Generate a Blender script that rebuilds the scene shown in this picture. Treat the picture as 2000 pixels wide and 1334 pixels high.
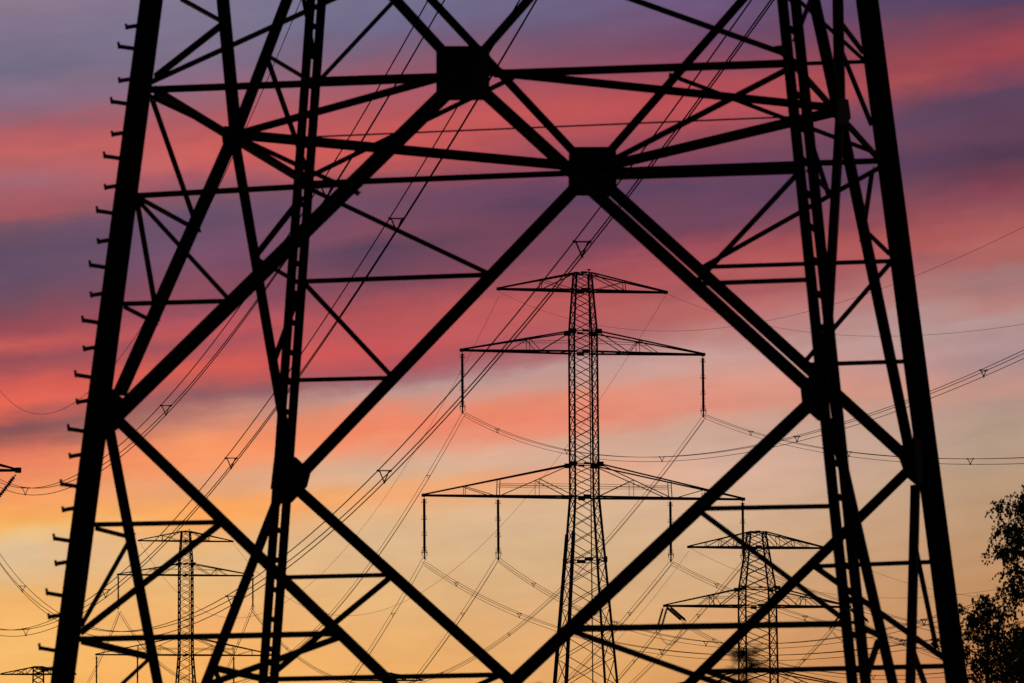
import bpy, math, random
from mathutils import Vector, Matrix, noise

scene = bpy.context.scene
for o in list(bpy.data.objects):
    bpy.data.objects.remove(o)
COL = scene.collection

# ------------------------------------------------------------------ camera
LENS = 182.26                      # long telephoto on a 36 mm sensor
PITCH, ROLL = 0.12088, -0.0077
cam_data = bpy.data.cameras.new('camera')
cam = bpy.data.objects.new('camera', cam_data)
COL.objects.link(cam)
fwd = Vector((0, math.cos(PITCH), math.sin(PITCH)))
up0 = Vector((0, -math.sin(PITCH), math.cos(PITCH)))
rt0 = Vector((1, 0, 0))
rt = rt0 * math.cos(ROLL) + up0 * math.sin(ROLL)
up = up0 * math.cos(ROLL) - rt0 * math.sin(ROLL)
cam.matrix_world = Matrix(((rt.x, up.x, -fwd.x, 0), (rt.y, up.y, -fwd.y, 0),
                           (rt.z, up.z, -fwd.z, 1.7), (0, 0, 0, 1)))
cam_data.sensor_width = 36
cam_data.lens = LENS
cam_data.clip_start = 0.5
cam_data.clip_end = 20000
cam_data.dof.use_dof = True
cam_data.dof.focus_distance = 530
cam_data.dof.aperture_fstop = 7.1
scene.camera = cam

# ------------------------------------------------------------------ exposure
scene.view_settings.view_transform = 'Standard'
scene.view_settings.look = 'None'
scene.view_settings.exposure = 0
scene.view_settings.gamma = 1
scene.view_settings.use_curve_mapping = False

# ------------------------------------------------------------------ sun, low behind the pylons
SUN_EL, SUN_AZ = math.radians(1.0), math.radians(-9)
sd = bpy.data.lights.new('sun', 'SUN')
sd.energy = 0.15
sd.angle = math.radians(0.5)
sd.color = (1.0, 0.62, 0.35)
sun = bpy.data.objects.new('sun', sd)
COL.objects.link(sun)
sv = Vector((math.sin(SUN_AZ) * math.cos(SUN_EL), math.cos(SUN_AZ) * math.cos(SUN_EL), math.sin(SUN_EL)))
sun.rotation_euler = sv.to_track_quat('Z', 'Y').to_euler()

# ------------------------------------------------------------------ dusk sky
def lin(c):
    return tuple((x / 255 / 12.92) if x / 255 <= 0.04045 else ((x / 255 + 0.055) / 1.055) ** 2.4 for x in c) + (1,)

# Colour of the streaked sunset cloud by height, at eight bearings.  Bearing and
# height are in milli-units of angle (1 unit = 1/10.125 mrad); 1891 is the horizon.
SHEAR = 0.10
SKY = [
 (60, [(0,141,121,141),(65,129,114,140),(100,119,109,134),(130,113,105,129),(150,122,108,132),(180,134,110,133),(210,140,102,124),(235,161,94,107),(260,180,89,97),(295,198,95,92),(320,177,95,101),(350,161,100,113),(380,165,89,98),(412,161,83,91),(432,127,82,97),(455,109,79,100),(490,97,77,101),(540,104,78,102),(575,110,76,95),(600,133,73,87),(635,152,72,82),(667,196,83,80),(682,180,80,82),(697,150,75,85),(722,175,78,80),(747,212,85,74),(782,232,95,72),(807,190,88,78),(827,135,82,85),(847,165,90,82),(877,220,112,82),(907,235,125,85),(947,243,145,88),(987,248,162,82),(1012,248,175,85),(1032,238,190,120),(1067,225,190,145),(1097,225,185,138),(1132,230,180,120),(1157,243,178,98),(1192,245,180,98),(1267,247,185,98),(1334,248,180,88),(1600,226,140,66)]),
 (390, [(0,128,116,143),(40,125,116,143),(125,129,109,134),(160,138,106,130),(190,156,97,112),(220,174,88,97),(260,188,85,88),(300,207,91,86),(330,188,88,92),(350,156,87,102),(390,123,84,101),(415,104,79,107),(450,108,78,105),(480,116,80,107),(520,127,77,101),(550,141,74,92),(600,148,76,94),(630,179,80,90),(650,190,78,82),(667,165,80,90),(697,190,80,80),(722,215,85,72),(747,185,85,80),(767,140,88,95),(787,165,105,100),(817,205,130,105),(847,240,145,95),(877,250,148,88),(907,245,150,95),(927,232,160,115),(957,235,160,105),(992,250,160,75),(1017,252,165,75),(1047,240,175,105),(1092,230,182,125),(1132,230,182,120),(1167,238,178,108),(1217,245,172,95),(1267,248,175,90),(1334,248,175,85),(1600,226,140,66)]),
 (720, [(0,115,109,138),(50,112,106,138),(80,115,99,129),(110,128,94,117),(140,147,90,109),(170,165,88,103),(200,174,85,97),(230,183,83,89),(260,197,81,81),(290,206,82,77),(320,202,83,79),(345,174,81,85),(365,127,77,95),(400,113,74,98),(430,125,74,95),(450,127,72,92),(485,89,65,88),(515,103,68,91),(560,122,70,89),(585,152,74,87),(615,178,77,82),(650,185,78,84),(667,200,80,82),(687,205,78,80),(717,180,80,88),(747,160,110,115),(772,195,150,140),(792,220,140,115),(822,240,130,92),(852,242,135,95),(877,232,155,120),(907,215,175,145),(937,225,175,135),(952,240,170,110),(977,243,165,105),(1002,232,178,125),(1042,222,180,135),(1107,225,180,130),(1167,230,180,118),(1242,235,175,105),(1334,240,172,90),(1600,222,138,66)]),
 (1040, [(0,110,99,131),(30,108,97,131),(60,114,89,119),(90,128,84,108),(125,141,80,99),(160,160,79,93),(190,183,78,84),(215,197,80,79),(250,183,77,82),(280,169,75,84),(310,159,73,84),(335,145,71,88),(360,113,68,96),(395,94,65,93),(430,112,66,89),(465,122,68,89),(500,126,68,89),(530,145,73,88),(560,164,77,84),(590,191,84,85),(620,193,86,85),(650,180,85,90),(667,165,85,92),(687,165,90,95),(707,175,115,118),(732,190,150,145),(762,205,150,135),(782,230,135,105),(817,235,128,98),(847,235,140,110),(877,220,170,145),(902,215,172,145),(927,238,160,115),(957,230,170,125),(987,222,180,140),(1027,215,178,138),(1092,215,176,130),(1167,220,172,120),(1242,228,170,108),(1334,232,168,95),(1600,216,134,66)]),
 (1385, [(0,109,86,124),(30,111,84,122),(55,113,77,110),(85,118,72,103),(110,136,70,95),(145,159,71,87),(170,173,69,80),(200,187,72,78),(225,178,73,80),(250,164,71,84),(280,141,70,88),(300,131,67,89),(320,122,64,89),(355,97,66,95),(385,108,68,94),(420,110,68,94),(450,115,66,89),(480,150,71,86),(505,174,78,87),(535,174,83,85),(565,160,84,89),(590,177,96,95),(620,189,101,98),(645,185,115,110),(667,190,132,127),(697,200,155,148),(732,208,155,142),(767,222,145,125),(807,222,140,118),(837,205,160,140),(877,208,170,150),(917,222,175,152),(957,218,175,145),(1017,215,175,138),(1092,213,172,130),(1167,215,168,118),(1217,220,162,105),(1267,222,160,95),(1334,215,150,85),(1600,208,130,66)]),
 (1480, [(0,99,77,112),(30,104,77,112),(65,108,74,107),(100,127,70,95),(135,155,71,86),(160,173,71,80),(210,183,75,82),(235,164,75,87),(270,136,72,92),(310,117,68,92),(350,103,66,94),(400,103,66,94),(440,122,68,89),(475,159,75,84),(510,183,83,84),(540,174,85,89),(575,171,90,94),(610,188,106,105),(645,185,120,118),(667,188,130,126),(700,200,150,145),(735,212,152,138),(770,222,145,125),(805,217,144,124),(835,204,159,140),(880,207,169,148),(920,216,172,150),(1000,212,172,140),(1100,210,166,124),(1200,216,158,104),(1334,215,147,83),(1600,200,124,64)]),
 (1800, [(0,87,67,102),(25,91,67,100),(45,103,68,96),(75,126,68,89),(105,136,66,83),(135,154,67,77),(165,164,71,78),(190,136,68,83),(210,103,68,91),(240,94,67,95),(285,108,68,91),(320,94,63,91),(350,98,64,88),(390,126,70,87),(425,141,72,83),(460,169,81,82),(490,176,85,85),(520,165,92,94),(545,170,102,103),(575,177,121,118),(590,182,123,119),(620,179,140,137),(667,185,150,146),(720,190,145,140),(765,208,148,130),(820,192,152,135),(880,190,158,138),(950,192,157,128),(1050,195,152,115),(1150,196,146,102),(1250,200,140,90),(1334,202,132,78),(1600,190,112,58)]),
 (1930, [(0,84,66,100),(20,87,66,100),(40,108,64,88),(65,131,64,85),(90,145,63,79),(120,159,65,77),(135,154,63,77),(160,136,65,83),(180,122,67,89),(200,94,66,95),(230,96,65,91),(280,98,64,86),(300,90,59,84),(325,84,56,81),(360,112,60,78),(390,136,67,83),(425,146,77,86),(460,174,88,88),(495,175,97,94),(530,170,97,94),(555,162,116,117),(580,167,116,116),(610,184,126,121),(640,180,145,142),(667,174,140,140),(687,180,145,145),(717,170,138,138),(742,180,140,135),(777,195,145,130),(807,178,145,132),(867,180,152,132),(942,185,152,122),(1042,190,148,110),(1117,192,142,98),(1167,195,140,90),(1334,190,118,62),(1600,178,104,54)]),
]

world = bpy.data.worlds.new('World')
scene.world = world
world.use_nodes = True
NT = world.node_tree
NT.nodes.clear()
def N(kind, **kw):
    n = NT.nodes.new(kind)
    for k, v in kw.items():
        setattr(n, k, v)
    return n
def put(sock, v):
    if hasattr(v, 'links'):
        NT.links.new(v, sock)
    else:
        sock.default_value = v
def mth(op, a, b=0.0, c=None, clamp=False):
    n = N('ShaderNodeMath', operation=op, use_clamp=clamp)
    put(n.inputs[0], a); put(n.inputs[1], b)
    if c is not None:
        put(n.inputs[2], c)
    return n.outputs[0]
def rng(v, a, b, c=0.0, d=1.0, smooth=False):
    n = N('ShaderNodeMapRange', interpolation_type='SMOOTHSTEP' if smooth else 'LINEAR')
    put(n.inputs[0], v)
    for i, q in zip((1, 2, 3, 4), (a, b, c, d)):
        put(n.inputs[i], q)
    return n.outputs[0]
def mixc(fac, a, b, blend='MIX'):
    n = N('ShaderNodeMix', data_type='RGBA', blend_type=blend)
    put(n.inputs[0], fac); put(n.inputs[6], a); put(n.inputs[7], b)
    return n.outputs[2]
def noise_tex(vec, scale, detail=3.0, rough=0.5):
    n = N('ShaderNodeTexNoise', noise_dimensions='2D')
    put(n.inputs['Vector'], vec)
    n.inputs['Scale'].default_value = scale
    n.inputs['Detail'].default_value = detail
    n.inputs['Roughness'].default_value = rough
    return n.outputs['Fac']
def combine(x, y):
    n = N('ShaderNodeCombineXYZ')
    put(n.inputs[0], x); put(n.inputs[1], y)
    return n.outputs[0]

tc = N('ShaderNodeTexCoord')
sep = N('ShaderNodeSeparateXYZ')
NT.links.new(tc.outputs['Generated'], sep.inputs[0])
dx, dy, dz = sep.outputs
az = mth('ARCTAN2', dx, dy)
el = mth('ARCSINE', dz)
U = mth('MULTIPLY', az, 10125.0)                       # bearing, right positive
V = mth('MULTIPLY_ADD', el, -10125.0, 1891.0)          # height, downwards
Vs = mth('MULTIPLY_ADD', U, SHEAR, V)                  # streaks climb towards the right
wv = combine(mth('MULTIPLY', U, 0.0011), mth('MULTIPLY', Vs, 0.0085))
w1 = mth('MULTIPLY', mth('SUBTRACT', noise_tex(wv, 1.0, 2.0), 0.5), 30.0)
wv2 = combine(mth('MULTIPLY', U, 0.004), mth('MULTIPLY', Vs, 0.035))
w2 = mth('MULTIPLY', mth('SUBTRACT', noise_tex(wv2, 1.0, 3.0), 0.5), 20.0)
wv4 = combine(mth('MULTIPLY', U, 0.009), mth('MULTIPLY', Vs, 0.024))
w3 = mth('MULTIPLY', mth('SUBTRACT', noise_tex(wv4, 1.0, 5.0, 0.6), 0.5), 34.0)
Vw = mth('ADD', mth('ADD', mth('ADD', Vs, w1), w2), w3)
V0, V1 = -300.0, 1750.0
fac = mth('DIVIDE', mth('SUBTRACT', Vw, V0), V1 - V0, clamp=True)
def one_ramp(pts):
    n = N('ShaderNodeValToRGB')
    cr = n.color_ramp
    cr.interpolation = 'LINEAR'
    while len(cr.elements) < len(pts):
        cr.elements.new(0.5)
    for e, (p, c) in zip(cr.elements, pts):
        e.position = p
        e.color = c
    NT.links.new(fac, n.inputs[0])
    return n.outputs[0]
def sky_ramp(x, stops):
    pts = [((y + SHEAR * (x - 1000) - V0) / (V1 - V0), lin(c)) for y, *c in stops]
    if len(pts) <= 30:
        return one_ramp(pts)
    k = len(pts) // 2
    return mixc(mth('GREATER_THAN', fac, pts[k][0]), one_ramp(pts[:k + 1]), one_ramp(pts[k:]))
sunset = None
for i, (x, stops) in enumerate(SKY):
    rp = sky_ramp(x, stops)
    if sunset is None:
        sunset = rp
    else:
        sunset = mixc(rng(U, SKY[i - 1][0] - 1000.0, x - 1000.0), sunset, rp)
# thin cirrus texture: slight lightness changes along the streaks
wv3 = combine(mth('MULTIPLY', U, 0.006), mth('MULTIPLY', Vs, 0.022))
tex = rng(noise_tex(wv3, 1.0, 5.0, 0.6), 0.25, 0.75, 0.94, 1.05)
hs = N('ShaderNodeHueSaturation')
NT.links.new(sunset, hs.inputs['Color'])
NT.links.new(tex, hs.inputs['Value'])
hs.inputs['Saturation'].default_value = 0.965
sunset = hs.outputs[0]
# the rest of the dusk sky: atmosphere after sunset with dim cloud streaks
sky = N('ShaderNodeTexSky', sky_type='NISHITA')
sky.sun_disc = False
sky.sun_elevation = SUN_EL
sky.sun_rotation = SUN_AZ
sky.air_density = 1.4
sky.dust_density = 1.5
atm = mixc(1.0, sky.outputs[0], (0.05, 0.05, 0.055, 1), 'MULTIPLY')
cl = rng(noise_tex(combine(mth('MULTIPLY', az, 1.6), mth('MULTIPLY', el, 9.0)), 1.5, 5.0), 0.45, 0.7)
dusk = mixc(mth('MULTIPLY', cl, 0.6), atm, (0.055, 0.035, 0.06, 1))
far_az = rng(mth('ABSOLUTE', az), math.radians(9), math.radians(60), smooth=True)
far_el = rng(el, math.radians(12), math.radians(45), smooth=True)
out_w = mth('MAXIMUM', far_az, far_el)
final = mixc(out_w, sunset, dusk)
bg = N('ShaderNodeBackground')
NT.links.new(final, bg.inputs[0])
bg.inputs[1].default_value = 1.0
wo = N('ShaderNodeOutputWorld')
NT.links.new(bg.outputs[0], wo.inputs[0])

# ------------------------------------------------------------------ materials
def material(name, c1, c2, rough=0.6, scale=4.0, metal=0.0, bump=0.0, spec=0.25):
    m = bpy.data.materials.new(name)
    m.use_nodes = True
    t = m.node_tree
    b = t.nodes['Principled BSDF']
    co = t.nodes.new('ShaderNodeTexCoord')
    nz = t.nodes.new('ShaderNodeTexNoise')
    nz.inputs['Scale'].default_value = scale
    nz.inputs['Detail'].default_value = 4
    cr = t.nodes.new('ShaderNodeValToRGB')
    cr.color_ramp.elements[0].position = 0.35
    cr.color_ramp.elements[1].position = 0.7
    cr.color_ramp.elements[0].color = c1 + (1,)
    cr.color_ramp.elements[1].color = c2 + (1,)
    t.links.new(co.outputs['Object'], nz.inputs['Vector'])
    t.links.new(nz.outputs['Fac'], cr.inputs['Fac'])
    t.links.new(cr.outputs['Color'], b.inputs['Base Color'])
    b.inputs['Roughness'].default_value = rough
    b.inputs['Metallic'].default_value = metal
    b.inputs['Specular IOR Level'].default_value = spec
    if bump:
        bp = t.nodes.new('ShaderNodeBump')
        bp.inputs['Strength'].default_value = bump
        t.links.new(nz.outputs['Fac'], bp.inputs['Height'])
        t.links.new(bp.outputs['Normal'], b.inputs['Normal'])
    return m
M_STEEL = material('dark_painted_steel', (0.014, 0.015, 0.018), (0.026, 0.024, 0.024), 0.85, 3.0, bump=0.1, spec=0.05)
M_FAR = material('weathered_steel', (0.018, 0.018, 0.020), (0.032, 0.030, 0.028), 0.85, 1.0, spec=0.05)
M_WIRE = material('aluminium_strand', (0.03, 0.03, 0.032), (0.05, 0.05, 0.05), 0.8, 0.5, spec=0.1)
M_INS = material('glazed_porcelain', (0.035, 0.02, 0.014), (0.05, 0.03, 0.02), 0.3, 2.0)
M_CONC = material('concrete', (0.22, 0.21, 0.20), (0.30, 0.29, 0.27), 0.9, 6.0, bump=0.3)
M_GRASS = material('dry_grass', (0.035, 0.045, 0.018), (0.07, 0.065, 0.03), 0.95, 0.15, bump=0.4)
M_LEAF = material('birch_leaf', (0.03, 0.05, 0.015), (0.055, 0.08, 0.025), 0.7, 5.0)
M_BARK = material('birch_bark', (0.06, 0.05, 0.045), (0.22, 0.21, 0.20), 0.9, 6.0, bump=0.3)
M_WEED = material('weed_green', (0.03, 0.05, 0.015), (0.05, 0.07, 0.025), 0.7, 20.0)

# ------------------------------------------------------------------ helpers
def link(name, data, parent=None, mat=None):
    o = bpy.data.objects.new(name, data)
    COL.objects.link(o)
    if parent is not None:
        o.parent = parent
    if mat is not None and data is not None and not data.materials:
        data.materials.append(mat)
    return o
def thing(name, label, cat, loc=(0, 0, 0), rotz=0.0, group=None, kind=None):
    o = link(name, None)
    o.empty_display_size = 0.5
    o.location = loc
    o.rotation_euler = (0, 0, rotz)
    return tag(o, label, cat, group, kind)
def tag(o, label, cat, group=None, kind=None):
    o['label'] = label
    o['category'] = cat
    if group:
        o['group'] = group
    if kind:
        o['kind'] = kind
    return o
class MB:
    """collects boxes, bars and tubes into one mesh"""
    def __init__(s):
        s.v, s.f = [], []
    def box(s, c, size):
        x, y, z = c; a, b, d = (q / 2 for q in size)
        n = len(s.v)
        s.v += [(x + i * a, y + j * b, z + k * d) for k in (-1, 1) for j in (-1, 1) for i in (-1, 1)]
        s.f += [tuple(n + q for q in t) for t in ((0, 2, 3, 1), (4, 5, 7, 6), (0, 1, 5, 4), (2, 6, 7, 3), (0, 4, 6, 2), (1, 3, 7, 5))]
    def bar(s, p, q, w, w2=None, sides=4, w_end=None):
        p, q = Vector(p), Vector(q)
        d = (q - p)
        if d.length < 1e-6:
            return
        d.normalize()
        a = d.cross(Vector((0, 0, 1)))
        if a.length < 1e-3:
            a = Vector((1, 0, 0))
        a.normalize()
        b = d.cross(a)
        n = len(s.v)
        rr = w / 2 * (1.414 if sides == 4 else 1)
        re = rr if w_end is None else w_end / 2 * (1.414 if sides == 4 else 1)
        off = math.pi / 4 if sides == 4 else 0
        for c, r in ((p, rr), (q, re)):
            for k in range(sides):
                t = off + 2 * math.pi * k / sides
                s.v.append(tuple(c + a * math.cos(t) * r + b * math.sin(t) * r))
        for k in range(sides):
            k2 = (k + 1) % sides
            s.f.append((n + k, n + k2, n + sides + k2, n + sides + k))
        s.f.append(tuple(n + k for k in reversed(range(sides))))
        s.f.append(tuple(n + sides + k for k in range(sides)))
    def tube(s, pts, r, sides=5, radii=None):
        n = len(s.v)
        m = len(pts)
        for i, p in enumerate(pts):
            p = Vector(p)
            d = (Vector(pts[min(i + 1, m - 1)]) - Vector(pts[max(i - 1, 0)])).normalized()
            a = d.cross(Vector((0, 0, 1)))
            if a.length < 1e-3:
                a = Vector((1, 0, 0))
            a.normalize()
            b = d.cross(a)
            rr = radii[i] if radii else r
            for k in range(sides):
                t = 2 * math.pi * k / sides
                s.v.append(tuple(p + a * math.cos(t) * rr + b * math.sin(t) * rr))
        for i in range(m - 1):
            for k in range(sides):
                k2 = (k + 1) % sides
                s.f.append((n + i * sides + k, n + i * sides + k2, n + (i + 1) * sides + k2, n + (i + 1) * sides + k))
        s.f.append(tuple(n + k for k in reversed(range(sides))))
        s.f.append(tuple(n + (m - 1) * sides + k for k in range(sides)))
    def lathe(s, prof, sides=10, c=(0, 0, 0)):
        n = len(s.v)
        for r, z in prof:
            for k in range(sides):
                t = 2 * math.pi * k / sides
                s.v.append((c[0] + r * math.cos(t), c[1] + r * math.sin(t), c[2] + z))
        for i in range(len(prof) - 1):
            for k in range(sides):
                k2 = (k + 1) % sides
                s.f.append((n + i * sides + k, n + i * sides + k2, n + (i + 1) * sides + k2, n + (i + 1) * sides + k))
    def mesh(s, name):
        me = bpy.data.meshes.new(name)
        me.from_pydata(s.v, [], s.f)
        me.update()
        return me
    def build(s, name, mat, parent=None):
        return link(name, s.mesh(name), parent, mat)

def unit_angle_mesh():
    """rolled steel angle: flange along X (in the face) and flange along Y (inwards), length along Z"""
    t = 0.10
    sec = [(-0.5, 0), (0.5, 0), (0.5, t), (-0.5 + t, t), (-0.5 + t, 1.0), (-0.5, 1.0)]
    v = [(x, y, 0) for x, y in sec] + [(x, y, 1) for x, y in sec]
    f = [(i, (i + 1) % 6, 6 + (i + 1) % 6, 6 + i) for i in range(6)]
    f += [(3, 2, 1, 0), (5, 4, 3, 0), (6, 7, 8, 9), (6, 9, 10, 11)]
    me = bpy.data.meshes.new('steel_angle')
    me.from_pydata(v, [], f)
    me.materials.append(M_STEEL)
    return me
ANGLE = unit_angle_mesh()
def unit_box_mesh(mat):
    mb = MB()
    mb.box((0, 0, 0.5), (1, 1, 1))
    me = mb.mesh('lattice_bar')
    me.materials.append(mat)
    return me
BAR = unit_box_mesh(M_FAR)
def place(name, mesh, p, q, w, parent, normal=None, inset=0.0, depth=None):
    """a bar object from p to q (parent space); normal = outward normal of its face"""
    p, q = Vector(p), Vector(q)
    zax = (q - p)
    L = zax.length
    zax.normalize()
    if normal is None:
        normal = zax.cross(Vector((0, 0, 1)))
        if normal.length < 1e-3:
            normal = Vector((1, 0, 0))
    yax = -(Vector(normal) - zax * zax.dot(Vector(normal))).normalized()
    xax = yax.cross(zax).normalized()
    o = bpy.data.objects.new(name, mesh)
    COL.objects.link(o)
    o.parent = parent
    p = p + yax * inset
    d = w if depth is None else depth
    o.matrix_local = Matrix(((xax.x * w, yax.x * d, zax.x * L, p.x), (xax.y * w, yax.y * d, zax.y * L, p.y),
                             (xax.z * w, yax.z * d, zax.z * L, p.z), (0, 0, 0, 1)))
    return o

# ------------------------------------------------------------------ ground
def ground():
    mb = MB()
    n = 60
    xs = [-3500 + 7000 * i / n for i in range(n + 1)]
    ys = [-600 + 7000 * (j / n) ** 1.6 for j in range(n + 1)]
    for y in ys:
        for x in xs:
            r = math.hypot(x, y)
            z = -0.02 + 0.25 * noise.noise(Vector((x * 0.01, y * 0.01, 0))) * min(1, max(0, (r - 80) / 200))
            mb.v.append((x, y, z - 0.15 if r > 80 else -0.01))
    for j in range(n):
        for i in range(n):
            a = j * (n + 1) + i
            mb.f.append((a, a + 1, a + n + 2, a + n + 1))
    o = mb.build('ground', M_GRASS)
    o['kind'] = 'structure'
    o['label'] = 'dark grassy field under the pylons'
ground()

# ------------------------------------------------------------------ tables measured on the site (metres)
# bracing of the near pylon: face, kind, along face, height, along face, height, flange
MEMBERS = [
('F','diagonal_brace',0.00,11.95,-4.06,8.07,0.143),
('F','diagonal_brace',0.00,11.95,4.11,8.06,0.146),
('F','diagonal_brace',0.00,11.95,-3.40,15.77,0.122),
('F','diagonal_brace',0.00,11.95,3.06,15.38,0.109),
('F','diagonal_brace',-4.06,8.07,-0.03,4.27,0.124),
('F','diagonal_brace',4.11,8.06,-0.03,4.27,0.128),
('F','horizontal_brace',-3.71,11.93,-0.32,11.91,0.086),
('F','horizontal_brace',0.42,11.94,3.73,11.91,0.096),
('F','horizontal_brace',-3.84,10.67,-1.27,10.71,0.069),
('F','horizontal_brace',3.88,10.67,1.37,10.69,0.073),
('F','horizontal_brace',-3.99,9.39,-2.76,9.38,0.057),
('F','horizontal_brace',2.69,9.39,3.99,9.39,0.056),
('F','redundant_brace',-3.85,10.61,-2.74,9.41,0.052),
('F','redundant_brace',3.84,10.60,2.72,9.42,0.050),
('F','redundant_brace',-3.71,11.84,-1.27,10.62,0.057),
('F','redundant_brace',3.73,11.84,1.32,10.67,0.056),
('F','redundant_brace',-3.71,12.04,-1.04,13.15,0.064),
('F','redundant_brace',3.72,12.04,1.01,13.15,0.057),
('F','horizontal_brace',-4.25,6.82,-2.85,6.81,0.057),
('F','redundant_brace',-2.82,6.77,-4.35,5.62,0.062),
('F','horizontal_brace',-4.38,5.50,-1.41,5.50,0.068),
('F','redundant_brace',-1.40,5.45,-4.49,4.42,0.062),
('F','horizontal_brace',1.38,5.50,4.36,5.49,0.072),
('F','horizontal_brace',2.82,6.82,4.23,6.81,0.055),
('F','redundant_brace',2.81,6.77,4.38,5.56,0.061),
('F','redundant_brace',1.38,5.46,4.65,4.24,0.066),
('B','diagonal_brace',-0.00,11.96,-4.11,8.05,0.142),
('B','diagonal_brace',-0.00,11.96,4.08,8.08,0.141),
('B','diagonal_brace',-0.00,11.96,-3.32,15.68,0.110),
('B','diagonal_brace',-0.00,11.96,3.33,15.43,0.109),
('B','diagonal_brace',-4.11,8.05,-0.05,4.33,0.129),
('B','diagonal_brace',4.08,8.08,-0.05,4.33,0.121),
('B','horizontal_brace',-3.86,11.95,-0.30,11.95,0.078),
('B','horizontal_brace',0.29,11.96,3.80,11.95,0.077),
('B','horizontal_brace',-3.68,13.31,-1.09,13.28,0.052),
('B','horizontal_brace',1.17,13.25,3.61,13.22,0.051),
('B','horizontal_brace',-3.94,10.68,-1.41,10.68,0.065),
('B','horizontal_brace',1.41,10.68,3.86,10.67,0.057),
('B','horizontal_brace',-4.07,9.40,-2.74,9.39,0.058),
('B','horizontal_brace',2.72,9.39,3.97,9.39,0.057),
('B','redundant_brace',-3.75,11.88,-1.42,10.71,0.058),
('B','redundant_brace',3.77,11.87,1.45,10.69,0.057),
('B','redundant_brace',-3.84,10.64,-2.72,9.41,0.058),
('B','redundant_brace',3.86,10.65,2.73,9.44,0.057),
('B','redundant_brace',-3.75,12.04,-1.04,13.19,0.065),
('B','redundant_brace',3.76,12.03,1.11,13.14,0.057),
('B','redundant_brace',-3.65,13.22,-2.30,14.52,0.058),
('B','redundant_brace',3.60,13.23,2.37,14.43,0.051),
('B','horizontal_brace',-4.25,6.84,-2.84,6.84,0.058),
('B','redundant_brace',-2.82,6.80,-4.40,5.61,0.071),
('B','horizontal_brace',-4.47,5.52,-1.40,5.52,0.065),
('B','redundant_brace',-1.42,5.50,-4.86,4.14,0.065),
('B','horizontal_brace',2.79,6.82,4.25,6.84,0.057),
('B','redundant_brace',2.79,6.80,4.38,5.63,0.070),
('B','horizontal_brace',1.39,5.51,4.41,5.52,0.064),
('B','redundant_brace',1.38,5.49,4.73,4.22,0.064),
('L','diagonal_brace',0.14,12.02,-3.67,8.36,0.172),
('L','diagonal_brace',0.14,12.02,4.30,8.40,0.131),
('L','diagonal_brace',0.14,12.02,-2.08,14.86,0.126),
('L','diagonal_brace',0.14,12.02,3.69,16.05,0.109),
('L','diagonal_brace',-3.89,8.01,-0.26,4.69,0.129),
('L','diagonal_brace',4.10,8.01,0.74,4.73,0.131),
('L','horizontal_brace',-3.36,11.99,3.89,11.97,0.121),
('L','redundant_brace',-3.45,12.19,-1.10,13.17,0.062),
('L','redundant_brace',-2.70,13.19,-1.06,13.24,0.062),
('L','redundant_brace',1.28,13.21,3.55,13.25,0.059),
('L','redundant_brace',1.26,13.14,3.51,12.16,0.073),
('L','redundant_brace',-3.49,11.80,-1.28,10.72,0.068),
('L','redundant_brace',-3.56,10.68,-1.31,10.66,0.061),
('L','redundant_brace',-3.84,10.62,-2.64,9.50,0.067),
('L','redundant_brace',-3.70,9.39,-2.64,9.37,0.054),
('L','redundant_brace',1.57,10.72,3.45,11.71,0.059),
('L','redundant_brace',1.61,10.68,4.02,10.65,0.059),
('L','redundant_brace',2.87,9.51,3.64,10.37,0.059),
('L','redundant_brace',2.96,9.39,3.97,9.38,0.052),
('L','redundant_brace',2.34,14.44,3.39,13.66,0.059),
('L','redundant_brace',-3.96,6.80,-2.79,6.81,0.053),
('L','redundant_brace',-2.75,6.76,-4.26,5.71,0.060),
('L','redundant_brace',-4.10,5.50,-1.45,5.48,0.087),
('L','redundant_brace',-1.37,5.47,-4.18,4.51,0.060),
('L','redundant_brace',1.53,5.51,4.39,5.50,0.088),
('L','redundant_brace',1.45,5.53,2.80,4.95,0.072),
('R','diagonal_brace',0.08,12.00,-4.34,8.04,0.119),
('R','diagonal_brace',0.08,12.00,3.08,8.14,0.141),
('R','diagonal_brace',0.08,12.00,-2.09,14.46,0.129),
('R','diagonal_brace',0.08,12.00,2.42,15.43,0.120),
('R','diagonal_brace',-3.78,7.77,-0.97,4.62,0.124),
('R','diagonal_brace',3.15,7.73,-0.12,4.65,0.125),
('R','horizontal_brace',-4.47,11.95,3.45,11.91,0.089),
('R','redundant_brace',-1.25,13.11,-2.81,12.41,0.060),
('R','redundant_brace',1.38,13.30,3.32,13.26,0.072),
('R','redundant_brace',1.04,12.94,3.21,12.35,0.064),
('R','redundant_brace',-2.82,11.31,-1.73,10.77,0.060),
('R','redundant_brace',-2.93,10.77,-1.66,10.76,0.066),
('R','redundant_brace',2.81,11.65,1.19,10.64,0.064),
('R','redundant_brace',1.36,10.69,3.59,10.69,0.071),
('R','redundant_brace',2.68,6.88,3.51,5.79,0.064),
('R','redundant_brace',-3.68,5.53,-1.85,5.52,0.078),
('R','redundant_brace',-1.80,5.48,-3.71,4.80,0.084),
('R','redundant_brace',1.31,5.53,2.32,5.05,0.077),
]
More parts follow.
